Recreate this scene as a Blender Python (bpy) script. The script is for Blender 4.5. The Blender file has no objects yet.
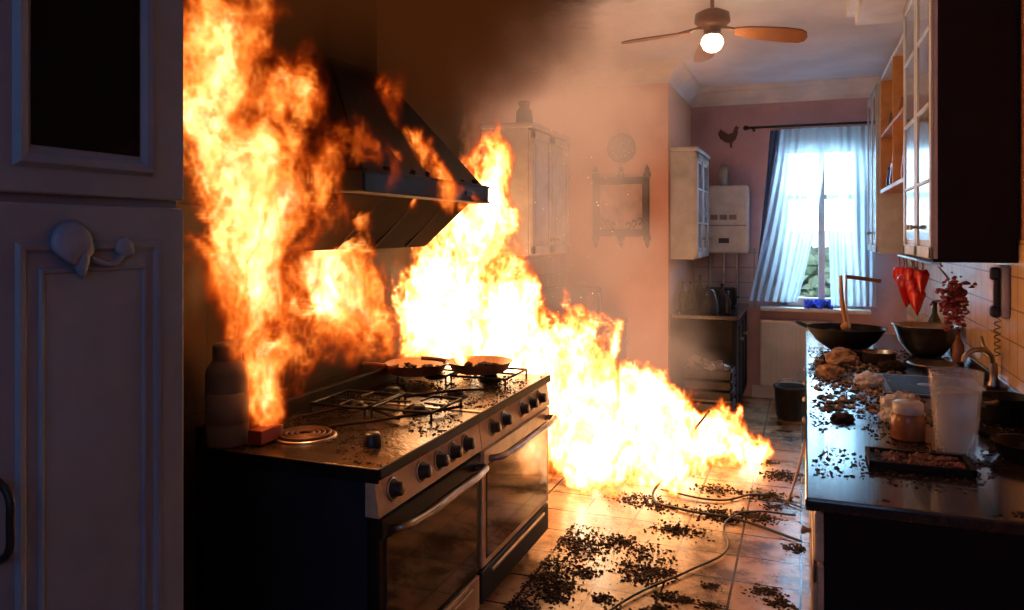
import bpy, bmesh, math, random
from mathutils import Vector, Matrix, noise
random.seed(7)
D=bpy.data; C=bpy.context; SC=C.scene
SC.view_settings.view_transform='Standard'
def link(o): SC.collection.objects.link(o); return o
# ---------------------------------------------------------------- node helpers
def nd(t,typ,ins=None,**kw):
    n=t.nodes.new(typ)
    for k,v in kw.items(): setattr(n,k,v)
    if ins:
        for k,v in ins.items():
            s=n.inputs[k]
            if isinstance(v,bpy.types.NodeSocket): t.links.new(v,s)
            else: s.default_value=v
    return n
def ramp(t,fac,stops,interp='LINEAR'):
    n=t.nodes.new('ShaderNodeValToRGB'); t.links.new(fac,n.inputs[0]); cr=n.color_ramp; cr.interpolation=interp
    while len(cr.elements)<len(stops): cr.elements.new(.5)
    for e,(p,c) in zip(cr.elements,stops): e.position=p; e.color=(*c,1) if len(c)==3 else c
    return n.outputs[0]
def mth(t,op,a,b=0.0,clamp=False):
    n=t.nodes.new('ShaderNodeMath'); n.operation=op; n.use_clamp=clamp
    for i,v in enumerate((a,b)):
        if isinstance(v,bpy.types.NodeSocket): t.links.new(v,n.inputs[i])
        else: n.inputs[i].default_value=v
    return n.outputs[0]
def vm(t,op,a,b=(0,0,0)):
    n=t.nodes.new('ShaderNodeVectorMath'); n.operation=op
    for i,v in enumerate((a,b)):
        if isinstance(v,bpy.types.NodeSocket): t.links.new(v,n.inputs[i])
        else: n.inputs[i].default_value=v
    return n.outputs['Value'] if op in('LENGTH','DISTANCE','DOT_PRODUCT') else n.outputs['Vector']
def mixc(t,f,a,b):
    n=t.nodes.new('ShaderNodeMix'); n.data_type='RGBA'
    for s,v in ((n.inputs[0],f),(n.inputs[6],a),(n.inputs[7],b)):
        if isinstance(v,bpy.types.NodeSocket): t.links.new(v,s)
        else: s.default_value=v if not isinstance(v,tuple) or len(v)==4 else (*v,1)
    return n.outputs[2]
SOOT=[((-2.1,2.6,2.6),(1.6,2.5,1.6)),((-2.1,3.2,3.1),(1.7,2.1,1.2)),((-2.1,3.0,1.3),(.6,1.7,1.0)),((-2.1,1.6,1.3),(.9,1.6,1.8))]
def M(name,col,rough=.5,metal=0,col2=None,scale=8,bump=0,soot=0,dirt=0,tile=None,grout=(.2,.16,.12),coat=0,emis=None,es=0,alpha=1,trans=0,ior=1.45,tw=.012,spec=.5):
    m=D.materials.new(name); m.use_nodes=True; t=m.node_tree; b=t.nodes['Principled BSDF']
    pos=nd(t,'ShaderNodeNewGeometry').outputs['Position']
    nz=nd(t,'ShaderNodeTexNoise',{'Vector':pos,'Scale':scale,'Detail':5.0,'Roughness':.6}).outputs[0]
    if col2 is None: col2=tuple(c*.8 for c in col)
    c=mixc(t,ramp(t,nz,[(.35,(0,0,0)),(.65,(1,1,1))]),col,col2)
    h=nz
    if tile:
        s=nd(t,'ShaderNodeSeparateXYZ',{0:pos})
        msk=None
        for ax,sz,off in tile:
            f=mth(t,'FRACT',mth(t,'ADD',mth(t,'DIVIDE',s.outputs[ax],sz),off+50))
            e=mth(t,'ABSOLUTE',mth(t,'SUBTRACT',f,.5))
            g=mth(t,'GREATER_THAN',e,.5-tw/sz)
            msk=g if msk is None else mth(t,'MAXIMUM',msk,g)
        c=mixc(t,msk,c,grout)
        h=mth(t,'SUBTRACT',mth(t,'MULTIPLY',nz,.3),msk)
    if dirt:
        n2=nd(t,'ShaderNodeTexNoise',{'Vector':pos,'Scale':3.2,'Detail':9.0,'Roughness':.72}).outputs[0]
        d=mth(t,'MULTIPLY',ramp(t,n2,[(.46,(0,0,0)),(.60,(1,1,1))]),dirt)
        c=mixc(t,d,c,(.018,.011,.008,1))
    if soot:
        n3=nd(t,'ShaderNodeTexNoise',{'Vector':pos,'Scale':1.6,'Detail':6.0,'Roughness':.6}).outputs[0]
        best=None
        for cc,rr in SOOT:
            l=vm(t,'LENGTH',vm(t,'DIVIDE',vm(t,'SUBTRACT',pos,cc),rr))
            best=l if best is None else mth(t,'MINIMUM',best,l)
        f=mth(t,'ADD',best,mth(t,'MULTIPLY',mth(t,'SUBTRACT',n3,.5),.9))
        f=ramp(t,f,[(.72,(1,1,1)),(1.0,(0,0,0))])
        c=mixc(t,mth(t,'MULTIPLY',f,soot),c,(.012,.008,.006,1))
    t.links.new(c,b.inputs['Base Color'])
    b.inputs['Roughness'].default_value=rough; b.inputs['Metallic'].default_value=metal
    b.inputs['Coat Weight'].default_value=coat; b.inputs['Specular IOR Level'].default_value=spec
    b.inputs['Transmission Weight'].default_value=trans; b.inputs['IOR'].default_value=ior
    b.inputs['Alpha'].default_value=alpha
    if emis: b.inputs['Emission Color'].default_value=(*emis,1); b.inputs['Emission Strength'].default_value=es
    if bump:
        bp=nd(t,'ShaderNodeBump',{'Height':h,'Strength':bump,'Distance':.01}); t.links.new(bp.outputs[0],b.inputs['Normal'])
    return m
# ---------------------------------------------------------------- geometry helpers
class Grp:
    def __init__(s,name,loc):
        s.e=D.objects.new(name,None); s.e.empty_display_size=.05; s.e.location=loc; link(s.e); s.inv=Matrix.Translation(loc).inverted()
def fin(o,par):
    link(o)
    if par: o.parent=par.e; o.matrix_parent_inverse=par.inv
    return o
def bm2o(bm,name,mat,par=None,smooth=False):
    bmesh.ops.recalc_face_normals(bm,faces=bm.faces)
    me=D.meshes.new(name); bm.to_mesh(me); bm.free()
    if smooth:
        for p in me.polygons: p.use_smooth=True
    for m in (mat if isinstance(mat,list) else [mat]): me.materials.append(m)
    return fin(D.objects.new(name,me),par)
def box(name,lo,hi,mat,par=None,bev=.004):
    bm=bmesh.new(); bmesh.ops.create_cube(bm,size=1)
    for v in bm.verts: v.co=Vector([lo[i]+(v.co[i]+.5)*(hi[i]-lo[i]) for i in range(3)])
    if bev:
        b=min(bev,min(abs(hi[i]-lo[i]) for i in range(3))*.45)
        bmesh.ops.bevel(bm,geom=bm.edges[:],offset=b,segments=2,profile=.5,affect='EDGES')
    return bm2o(bm,name,mat,par)
def prism(name,pts,mat,par=None,bev=0):
    bm=bmesh.new(); v=[bm.verts.new(p) for p in pts]
    for f in ((0,1,2,3),(4,5,6,7),(0,1,5,4),(1,2,6,5),(2,3,7,6),(3,0,4,7)): bm.faces.new([v[i] for i in f])
    if bev: bmesh.ops.bevel(bm,geom=bm.edges[:],offset=bev,segments=2,affect='EDGES')
    return bm2o(bm,name,mat,par)
def lathe(name,prof,loc,mat,par=None,seg=32,axis='Z',jit=0,rot=None):
    bm=bmesh.new(); rings=[]
    for r,z in prof:
        if r<1e-5: rings.append([bm.verts.new((0,0,z))])
        else: rings.append([bm.verts.new((r*math.cos(a*2*math.pi/seg),r*math.sin(a*2*math.pi/seg),z)) for a in range(seg)])
    for a,b in zip(rings,rings[1:]):
        for i in range(seg):
            j=(i+1)%seg
            if len(a)==1 and len(b)==1: break
            if len(a)==1: bm.faces.new((a[0],b[j],b[i]))
            elif len(b)==1: bm.faces.new((a[i],a[j],b[0]))
            else: bm.faces.new((a[i],a[j],b[j],b[i]))
    R=Matrix()
    if axis=='X': R=Matrix.Rotation(math.pi/2,4,'Y')
    if axis=='Y': R=Matrix.Rotation(-math.pi/2,4,'X')
    if rot is not None: R=rot@R
    for v in bm.verts:
        if jit: v.co+=noise.noise_vector(v.co*22+Vector(loc))*jit
        v.co=R@v.co+Vector(loc)
    return bm2o(bm,name,mat,par,True)
def tube(name,pts,r,mat,par=None,cyc=False,smooth=True,radii=None):
    cu=D.curves.new(name,'CURVE'); cu.dimensions='3D'; cu.bevel_depth=r; cu.bevel_resolution=3; cu.use_fill_caps=True
    if smooth and len(pts)>2:
        s=cu.splines.new('BEZIER'); s.bezier_points.add(len(pts)-1)
        for i,(b,p) in enumerate(zip(s.bezier_points,pts)):
            b.co=p; b.handle_left_type=b.handle_right_type='AUTO'
            if radii: b.radius=radii[i]
    else:
        s=cu.splines.new('POLY'); s.points.add(len(pts)-1)
        for i,(b,p) in enumerate(zip(s.points,pts)):
            b.co=(*p,1)
            if radii: b.radius=radii[i]
    s.use_cyclic_u=cyc; cu.materials.append(mat)
    return fin(D.objects.new(name,cu),par)
def ring(name,c,r,t,mat,par=None,n=20):
    return tube(name,[(c[0]+r*math.cos(i*2*math.pi/n),c[1]+r*math.sin(i*2*math.pi/n),c[2]) for i in range(n)],t,mat,par,True)
def chunks(name,items,mat,par=None):
    base=bmesh.new(); bmesh.ops.create_icosphere(base,subdivisions=1,radius=1)
    bv=[v.co.copy() for v in base.verts]; bf=[[v.index for v in f.verts] for f in base.faces]; base.free()
    V=[];F=[]
    for x,y,z,s,fl in items:
        o=len(V); a=random.uniform(0,6.28); ex=random.uniform(.6,2.2); ca,sa=math.cos(a),math.sin(a)
        for v in bv:
            k=random.uniform(.55,1.3); px,py,pz=v.x*k*s*ex,v.y*k*s,v.z*k*s*fl
            V.append((x+px*ca-py*sa,y+px*sa+py*ca,z+max(pz,-s*fl*.6)))
        F+=[[i+o for i in f] for f in bf]
    me=D.meshes.new(name); me.from_pydata(V,[],F); me.materials.append(mat)
    return fin(D.objects.new(name,me),par)
# ---------------------------------------------------------------- materials
pink=M('pink_wall_paint',(.64,.37,.29),.8,col2=(.56,.32,.25),scale=3,soot=1,bump=.1)
lilac=M('lilac_wall_paint',(.50,.33,.36),.8,scale=3)
peach=M('peach_wall_paint',(.62,.28,.14),.8,scale=3)
ceilm=M('ceiling_paint',(.60,.62,.72),.85,scale=2,soot=1)
white=M('white_trim_paint',(.66,.66,.68),.5,scale=4,soot=.9)
whitec=M('white_cabinet_paint',(.50,.52,.55),.4,scale=6,dirt=.15)
bluegrey=M('grey_cabinet_paint',(.15,.20,.27),.5,col2=(.12,.16,.22),scale=5,bump=.15,spec=.35)
floorm=M('floor_tiles',(.50,.33,.20),.24,col2=(.34,.21,.12),scale=5,bump=.5,tile=[(0,.3,.07),(1,.3,.4)],grout=(.06,.035,.022),dirt=.8,tw=.006)
tilew=M('wall_tiles',(.64,.42,.23),.25,col2=(.54,.34,.17),scale=6,bump=.4,tile=[(1,.15,.2),(2,.15,.33)],grout=(.28,.18,.11),dirt=.1,tw=.004)
tileb=M('splash_tiles',(.38,.3,.3),.3,tile=[(0,.15,.2),(1,.15,.2),(2,.15,.33)],grout=(.2,.16,.15),tw=.005)
tilel=M('cooker_wall_tiles',(.16,.07,.025),.5,col2=(.07,.03,.014),scale=4,bump=.4,tile=[(1,.15,.2),(2,.6,.33)],grout=(.03,.02,.012),dirt=.9,soot=.85,tw=.005,spec=.2)
blackm=M('black_enamel',(.007,.006,.006),.55,col2=(.010,.008,.007),dirt=.3,spec=.15)
sootbox=M('soot_coated_filter',(.010,.006,.004),.9,col2=(.02,.010,.006),dirt=.4,spec=.05)
navy=M('dark_side_panel',(.009,.013,.026),.6,col2=(.012,.016,.028),scale=3,spec=.25)
steel=M('stainless_steel',(.50,.45,.40),.32,1,col2=(.32,.28,.25),scale=10,dirt=.3)
sooty=M('sooty_metal',(.020,.016,.014),.6,.4,col2=(.008,.006,.005),scale=7,spec=.25)
hobm=M('burnt_hob_surface',(.08,.05,.03),.26,.5,col2=(.02,.013,.009),scale=9,dirt=.9,bump=.7)
cream=M('cream_panel',(.62,.47,.33),.36,scale=5,dirt=.4)
dglass=M('dark_oven_glass',(.014,.009,.006),.12,col2=(.08,.042,.022),scale=5,coat=.3)
iron=M('cast_iron',(.012,.011,.010),.5,.3,bump=.3,scale=30)
char=M('charred_debris',(.012,.008,.006),.9,col2=(.045,.022,.012),scale=30,bump=.6,spec=.2)
coil=M('coil_element',(.10,.05,.035),.5,.6)
granite=M('dark_stone_worktop',(.014,.012,.012),.16,col2=(.035,.024,.02),scale=60,dirt=.5,coat=.2)
woodd=M('dark_end_panel',(.010,.007,.007),.6,col2=(.007,.005,.005),scale=4,spec=.15)
woodo=M('orange_wood',(.5,.24,.08),.45,col2=(.36,.16,.05),scale=9)
woodb=M('brown_wood',(.18,.07,.025),.4,col2=(.12,.045,.015),scale=14)
red=M('red_pepper_skin',(.6,.015,.008),.25,col2=(.42,.01,.01))
dred=M('dried_flower_heads',(.14,.012,.014),.7,col2=(.26,.03,.03),scale=30)
plw=M('white_plastic',(.5,.48,.5),.35,scale=5)
plb=M('black_plastic',(.012,.012,.014),.4)
blue=M('blue_cloth',(.02,.07,.55),.8,scale=12,bump=.3)
amber=M('amber_jar',(.32,.13,.05),.25,col2=(.16,.05,.02))
bread=M('bread_crust',(.40,.24,.13),.7,col2=(.2,.10,.05),scale=20,bump=.4)
green=M('hedge_leaves',(.36,.5,.32),.8,col2=(.56,.65,.5),scale=5)
glassm=M('clear_glass',(.85,.87,.9),.05,alpha=.2,scale=4)
frost=M('cloudy_water',(.55,.52,.52),.15,alpha=.45,scale=4)
wrap=M('crumpled_plastic',(.65,.6,.56),.3,alpha=.75)
canm=M('grey_blue_canister',(.16,.18,.24),.35,scale=7)
bulb=M('lit_lamp_glass',(1,.9,.7),.4,emis=(1,.72,.36),es=16)
screen=M('smoked_glass_pane',(.003,.002,.003),.6,spec=.04)
redbox=M('red_packet',(.3,.04,.02),.5)
greym=M('grey_pewter',(.2,.17,.18),.5,.2,scale=12)
# ---------------------------------------------------------------- room
LX,RX,BY,CH=-2.05,.9,8.1,3.12
box('floor',(LX-.1,-1.2,-.08),(RX+.1,BY+.1,0),floorm,bev=0)
box('ceiling',(LX-.1,-1.2,CH),(RX+.1,BY+.1,CH+.08),ceilm,bev=0)
wl=Grp('wall_left',(LX,3,1.5))
box('plaster',(LX-.1,-1.2,0),(LX,6.7,CH),pink,wl,0)
box('tiling',(LX,1.4,.0),(LX+.012,4.9,1.75),tilel,wl,0)
box('tiling_far',(LX,4.9,.0),(LX+.012,6.7,1.45),tileb,wl,0)
wr=Grp('wall_right',(RX,3,1.5))
box('plaster',(RX,-1.2,0),(RX+.1,BY,CH),peach,wr,0)
box('tiling',(RX-.012,1.5,.9),(RX,BY,1.62),tilew,wr,0)
box('wall_alcove',(LX-.1,6.7,0),(-1.11,BY+.1,CH),pink,bev=0)
wb=Grp('wall_back',(0,BY,1.5))
WX0,WX1,WZ0,WZ1=-.22,.5,.92,2.5
box('below_window',(-1.11,BY,0),(RX,BY+.12,WZ0),lilac,wb,0)
box('above_window',(-1.11,BY,WZ1),(RX,BY+.12,CH),lilac,wb,0)
box('beside_window_a',(-1.11,BY,WZ0),(WX0,BY+.12,WZ1),lilac,wb,0)
box('beside_window_b',(WX1,BY,WZ0),(RX,BY+.12,WZ1),lilac,wb,0)
box('splash_tiles',(-1.11,BY-.012,.9),(-.45,BY,1.5),tileb,wb,0)
def cornice(name,p0,p1,nrm,d0=0,d1=0):
    bm=bmesh.new(); prof=[(0,0),(0,-.17),(.015,-.17),(.02,-.13),(.05,-.10),(.09,-.05),(.13,-.04),(.14,0)]
    rows=[]; dv=(Vector(p1)-Vector(p0)).normalized()
    for p,e in ((p0,-d0),(p1,d1)): rows.append([bm.verts.new((p[0]+nrm[0]*a+dv.x*a*e,p[1]+nrm[1]*a+dv.y*a*e,CH+b)) for a,b in prof])
    for i in range(len(prof)-1): bm.faces.new((rows[0][i],rows[0][i+1],rows[1][i+1],rows[1][i]))
    for r in rows: bm.faces.new(r)
    bm2o(bm,name,white)
cornice('trim_1',(LX,6.7),(-1.11,6.7),(0,-1),-1,1)
cornice('trim_2',(-1.11,6.7),(-1.11,BY),(1,0),1,-1)
cornice('trim_3',(-1.11,BY),(RX,BY),(0,-1),-1,0)
cornice('trim_4',(LX,4.9),(LX,6.7),(1,0),0,-1)
bk=Grp('trim_5',(.6,4.6,3.0))
box('bulkhead',(.30,3.2,2.98),(RX,5.4,CH),white,bk,.01)
box('bulkhead_lip',(.25,3.2,3.05),(.31,5.45,CH),white,bk,.01)
box('baseboard_back',(-.5,BY-.02,0),(.2,BY,.12),white)
# ---------------------------------------------------------------- window
w=Grp('window_1',(.14,BY+.05,1.7))
for n,a,b in (('jamb_l',(WX0,BY+.02,WZ0),(WX0+.06,BY+.09,WZ1)),('jamb_r',(WX1-.06,BY+.02,WZ0),(WX1,BY+.09,WZ1)),
              ('head',(WX0,BY+.02,WZ1-.06),(WX1,BY+.09,WZ1)),('sill_rail',(WX0,BY+.02,WZ0),(WX1,BY+.09,WZ0+.09)),
              ('mullion',(.12,BY+.02,WZ0),(.18,BY+.09,WZ1)),('transom',(WX0,BY+.03,1.98),(WX1,BY+.08,2.03))):
    box(n,a,b,white,w,.006)
box('sill',(WX0-.2,BY-.14,WZ0-.04),(WX1+.08,BY+.03,WZ0),white,w,.01)
box('glass',(WX0+.05,BY+.05,WZ0+.05),(WX1-.05,BY+.056,WZ1-.05),M('pane',(.95,.97,1),.02,trans=1,ior=1.02),w,0)
cm=D.materials.new('sheer_curtain'); cm.use_nodes=True; t=cm.node_tree; t.nodes.remove(t.nodes['Principled BSDF'])
tr=nd(t,'ShaderNodeBsdfTranslucent',{'Color':(.72,.88,.98,1)}); df=nd(t,'ShaderNodeBsdfDiffuse',{'Color':(.6,.72,.85,1)}); tp=nd(t,'ShaderNodeBsdfTransparent',{'Color':(.6,.8,.95,1)})
m1=nd(t,'ShaderNodeMixShader',{0:.12,1:tr.outputs[0],2:df.outputs[0]}); m2=nd(t,'ShaderNodeMixShader',{0:.28,1:m1.outputs[0],2:tp.outputs[0]})
t.links.new(m2.outputs[0],t.nodes['Material Output'].inputs[0])
drape=M('blue_drape',(.10,.2,.4),.8,scale=9)
def curtain(name,fl,fr,mat,y0=BY-.17,z0=.98,z1=2.66,folds=9,amp=.03,par=None):
    bm=bmesh.new(); nu,nz_=110,40; g=[]
    for j in range(nz_+1):
        v=j/nz_; z=z1+(z0-z1)*v; row=[]
        for i in range(nu+1):
            u=i/nu; x=fl(v)+(fr(v)-fl(v))*u
            y=y0+amp*(.5+.7*v)*math.sin(u*folds*2*math.pi+1.5*math.sin(v*2.2+u*3))+.012*math.sin(u*31+v*5)
            row.append(bm.verts.new((x,y,z)))
        g.append(row)
    for j in range(nz_):
        for i in range(nu): bm.faces.new((g[j][i],g[j][i+1],g[j+1][i+1],g[j+1][i]))
    return bm2o(bm,name,mat,par,True)
cg=Grp('window_curtains',(.1,BY-.17,1.8))
curtain('sheer_left',lambda v:-.24-.28*v**1.4,lambda v:.19-.26*v**1.6,cm,par=cg,folds=7,amp=.018)
curtain('sheer_right',lambda v:.17+.06*v**.9,lambda v:.62,cm,par=cg,z0=.96,folds=7,amp=.018)
curtain('drape_edge',lambda v:-.32-.13*v,lambda v:-.23-.22*v,drape,par=cg,folds=3,z0=1.25,y0=BY-.12)
tube('rod',[(-.55,BY-.17,2.69),(.72,BY-.17,2.69)],.012,iron,cg,smooth=False)
for x in (-.55,.72): lathe('finial',[(0,-.03),(.022,-.015),(.026,0),(.018,.02),(0,.03)],(x,BY-.17,2.69),iron,cg,12,'X')
for x in (-.48,.68): box('bracket',(x-.01,BY-.18,2.67),(x+.01,BY,2.70),iron,cg,.002)
gd=Grp('garden_hedge',(0,10.2,1))
its=[(random.uniform(-1.8,2.2),random.uniform(10.4,11.2),random.uniform(.07,1.45),random.uniform(.05,.11),1) for _ in range(1800)]
chunks('foliage',its,green,gd)
box('garden_lawn',(-4,BY+.15,-.1),(4,14,.0),green,bev=0)
rd=Grp('radiator',(-.15,BY-.1,.45))
box('panel',(-.42,BY-.11,.14),(.22,BY-.05,.78),white,rd,.015)
for i in range(14):
    x=-.39+i*.045; box('fin',(x,BY-.116,.18),(x+.035,BY-.108,.74),white,rd,.004)
box('top_grille',(-.42,BY-.11,.775),(.22,BY-.04,.79),steel,rd,.003)
tube('pipe',[(.2,BY-.08,.0),(.2,BY-.08,.2)],.01,steel,rd,smooth=False)
for x in(-.35,.15): box('bracket',(x,BY-.05,.3),(x+.03,BY,.6),steel,rd,.003)
bm=bmesh.new(); bmesh.ops.create_grid(bm,x_segments=20,y_segments=12,size=.5)
for v in bm.verts:
    x,y=v.co.x,v.co.y; v.co=Vector((.12+x*.26,BY-.09+y*.1,WZ0+.035+.03*math.sin(x*14+y*5)+.02*math.sin(y*17)))
bm2o(bm,'blue_cloth',blue,None,True)
bn=Grp('waste_bin',(-.12,7.25,.15))
lathe('body',[(0,0),(.11,0),(.125,.04),(.14,.27),(.15,.28),(.15,.295),(.135,.295),(.12,.05),(0,.03)],(-.12,7.25,0),plb,bn)
tube('handle',[(-.26,7.25,.27),(-.22,7.22,.33),(-.12,7.2,.36),(-.02,7.22,.33),(.02,7.25,.27)],.006,steel,bn)
# ---------------------------------------------------------------- cabinet doors helper
def panel_door(par,xf,sx,y0,y1,z0,z1,mat,inner=None,knob=None,fr=.055):
    a,b=sorted((xf,xf+sx*.018)); box('door_slab',(a,y0,z0),(b,y1,z1),mat,par,.003)
    c,d=sorted((xf+sx*.018,xf+sx*.03))
    box('stile_a',(c,y0,z0),(d,y0+fr,z1),mat,par,.004); box('stile_b',(c,y1-fr,z0),(d,y1,z1),mat,par,.004)
    box('rail_a',(c,y0,z0),(d,y1,z0+fr),mat,par,.004); box('rail_b',(c,y0,z1-fr),(d,y1,z1),mat,par,.004)
    e,f=sorted((xf+sx*.016,xf+sx*.024)); box('field',(e,y0+fr*1.5,z0+fr*1.5),(f,y1-fr*1.5,z1-fr*1.5),inner or mat,par,.006)
    if knob: lathe('knob',[(0,0),(.008,0),(.008,.015),(.016,.025),(.014,.034),(0,.036)] if sx>0 else [(0,0),(.008,0),(.008,-.015),(.016,-.025),(.014,-.034),(0,-.036)],(xf+sx*.03,knob[0],knob[1]),steel,par,14,'X')
# ---------------------------------------------------------------- tall cabinet, left foreground
tc=Grp('tall_cabinet',(-1.65,.95,0))
CX=-1.33
box('carcass',(LX+.002,.35,0),(CX,1.357,2.75),bluegrey,tc,.004)
def framed(y0,y1,z0,z1):
    box('door_slab',(CX,y0,z0),(CX+.024,y1,z1),bluegrey,tc,.005)
    return CX+.024
def mould(x,y0,y1,z0,z1,w_,h,mat=bluegrey):
    bm=bmesh.new(); L=[]
    for off,hh in ((0,0),(w_*.25,h),(w_*.7,h*.8),(w_,0)):
        L.append([bm.verts.new((x+hh,a,b)) for a,b in ((y0+off,z0+off),(y1-off,z0+off),(y1-off,z1-off),(y0+off,z1-off))])
    for p,q in zip(L,L[1:]):
        for i in range(4): bm.faces.new((p[i],p[(i+1)%4],q[(i+1)%4],q[i]))
    bm2o(bm,'moulding',mat,tc)
x=framed(.80,1.352,1.722,2.72)
mould(x,.95,1.262,1.77,2.66,.032,.012); 
box('glazing',(x-.002,.985,1.81),(x+.002,1.226,2.62),screen,tc,0)
x=framed(.80,1.352,.1,1.705)
mould(x,.955,1.285,.22,1.635,.022,.007); mould(x,1.0,1.245,.27,1.585,.012,.005)
x=framed(.36,.792,1.722,2.72); mould(x,.42,.74,1.78,2.66,.03,.012)
x=framed(.36,.792,.1,1.705); mould(x,.42,.74,.22,1.635,.022,.007)
box('plinth',(LX+.01,.35,0),(CX-.04,1.35,.09),plb,tc,0)
tube('pull_handle',[(x+.0,.925,1.22),(x+.025,.925,1.2),(x+.03,.925,1.15),(x+.025,.925,1.10),(x,.925,1.08)],.007,iron,tc)
ml=M('melted_plastic',(.16,.21,.29),.4,scale=9)
mh=Grp('melted_child_lock',(CX+.05,1.08,1.62))
lathe('melted_cap',[(0,-.012),(.034,-.01),(.044,.0),(.040,.010),(.024,.016),(0,.017)],(CX+.033,1.065,1.633),ml,mh,28,'X',jit=.010)
lathe('melted_drip',[(0,-.04),(.008,-.03),(.016,-.005),(.016,.015),(.012,.03),(0,.034)],(CX+.035,1.08,1.60),ml,mh,20,'Z',jit=.006)
lathe('melted_cap_b',[(0,-.008),(.02,-.006),(.023,.001),(.017,.007),(0,.009)],(CX+.031,1.185,1.617),ml,mh,24,'X',jit=.008)
tube('melted_strap',[(CX+.035,1.10,1.60),(CX+.031,1.15,1.588),(CX+.031,1.185,1.61)],.006,ml,mh)
# ---------------------------------------------------------------- cooker
ck=Grp('range_cooker',(-1.62,3,0))
SX0,SX1,SY0,SY1=-1.98,-1.26,2.12,3.86
box('body',(SX0,SY0+.01,.08),(SX1-.05,SY1-.01,.86),navy,ck,.006)
box('plinth',(SX0+.03,SY0+.04,0),(SX1-.1,SY1-.04,.09),plb,ck,0)
box('hob_top',(SX0,SY0,.868),(SX1,SY1,.90),hobm,ck,.008)
box('top_trim',(SX1-.006,SY0,.866),(SX1+.006,SY1,.902),blackm,ck,.004)
box('side_trim',(SX0,SY0-.006,.855),(SX1,SY0+.004,.902),blackm,ck,.004)
box('joint_strip',(SX0,2.94,.899),(SX1,2.96,.905),steel,ck,.002)
box('rear_upstand',(SX0-.02,SY0,.86),(SX0+.012,SY1,.97),sooty,ck,.004)
YS=2.95
for (a,b) in ((SY0,YS-.004),(YS+.004,SY1)):
    prism('control_panel',[(SX1-.05,a,.745),(SX1+.0,a,.745),(SX1+.0,b,.745),(SX1-.05,b,.745),(SX1-.05,a,.868),(SX1-.018,a,.868),(SX1-.018,b,.868),(SX1-.05,b,.868)],cream,ck)
    box('oven_door',(SX1-.05,a+.008,.24),(SX1-.005,b-.008,.738),cream if a>2.5 else blackm,ck,.006)
    box('oven_glass',(SX1-.008,a+.05,.27),(SX1+.0,b-.05,.665),dglass,ck,.002)
    box('door_frame_top',(SX1-.008,a+.012,.672),(SX1+.003,b-.012,.735),blackm if a<2.5 else cream,ck,.004)
    box('lower_drawer',(SX1-.05,a+.008,.09),(SX1-.005,b-.008,.228),cream if a<2.5 else navy,ck,.006)
    box('drawer_grip',(SX1-.008,a+.1,.195),(SX1+.008,b-.1,.21),steel,ck,.004)
    h=[(SX1-.0,a+.07,.69),(SX1+.045,a+.075,.70),(SX1+.062,a+.14,.70),(SX1+.068,(a+b)/2,.70),(SX1+.062,b-.14,.70),(SX1+.045,b-.075,.70),(SX1,b-.07,.69)]
    tube('door_handle',h,.014,steel,ck)
Rk=Matrix.Rotation(math.radians(-8),4,'Y')
for y in (2.22,2.42,2.56,2.68,2.80,3.08,3.22,3.45,3.58,3.71):
    big=.026
    lathe('knob',[(0,-.002),(big+.008,-.002),(big+.008,.004),(big,.006),(big*.85,.034),(big*.7,.037),(0,.037)],(SX1-.008,y,.808),plb,ck,20,'X',rot=Rk)
    lathe('knob_bezel',[(big+.008,-.001),(big+.013,-.001),(big+.012,.005),(big+.007,.005)],(SX1-.008,y,.808),steel,ck,20,'X',rot=Rk)
bc=(-1.72,2.37,.9)
lathe('burner_dish',[(0,.002),(.09,.002),(.098,.006),(.108,.010),(.114,.006),(.116,0)],bc,steel,ck,40)
for r in (.03,.05,.07,.09): ring('coil_ring',(bc[0],bc[1],.912),r,.007,coil,ck)
lathe('hob_button',[(0,.045),(.024,.045),(.03,.038),(.034,.0)],(-1.43,2.36,.9),plb,ck,20)
for (bx,by) in ((-1.80,2.83),(-1.52,2.86),(-1.80,3.15),(-1.50,3.2),(-1.8,3.6),(-1.50,3.62)):
    lathe('burner',[(0,.03),(.03,.03),(.038,.022),(.038,.012),(.055,.010),(.06,0)],(bx,by,.9),iron,ck,24)
def grate(x0,x1,y0,y1):
    z=.938
    fr=[(x0,y0,z),(x1,y0,z),(x1,y1,z),(x0,y1,z)]
    tube('grate_frame',fr,.006,iron,ck,True,False)
    for p in fr: tube('grate_leg',[p,(p[0],p[1],.9)],.005,iron,ck,smooth=False)
    cx,cy=(x0+x1)/2,(y0+y1)/2
    for q in ((x0,cy),(x1,cy),(cx,y0),(cx,y1)):
        tube('grate_arm',[(q[0],q[1],z),(cx+(q[0]-cx)*.25,cy+(q[1]-cy)*.25,z+.003)],.005,iron,ck,smooth=False)
for a in ((-1.93,-1.67,2.70,2.98),(-1.65,-1.38,2.72,3.0),(-1.94,-1.67,3.45,3.75),(-1.65,-1.36,3.47,3.77)): grate(*a)
def frying_pan(name,x,y,z,r,ang,mat):
    g=Grp(name,(x,y,z))
    lathe('pan_body',[(0,0),(r*.78,0),(r*.86,.008),(r,.05),(r+.006,.052),(r-.004,.05),(r*.83,.012),(0,.006)],(x,y,z),mat,g,40)
    ca,sa=math.cos(ang),math.sin(ang)
    tube('pan_handle',[(x+ca*r*.96,y+sa*r*.96,z+.045),(x+ca*(r+.06),y+sa*(r+.06),z+.055),(x+ca*(r+.14),y+sa*(r+.14),z+.06)],.011,mat,g)
    chunks('burnt_food',[(x+random.uniform(-.6,.6)*r,y+random.uniform(-.6,.6)*r,z+.02,random.uniform(.012,.03),.7) for _ in range(16)],char,g)
panm=M('scorched_copper_pan',(.45,.22,.10),.4,.3,col2=(.2,.09,.045),scale=9)
frying_pan('frying_pan',-1.84,3.46,.944,.16,-2.4,panm)
frying_pan('frying_pan',-1.56,3.62,.944,.165,-2.9,panm)
its=[]
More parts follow.
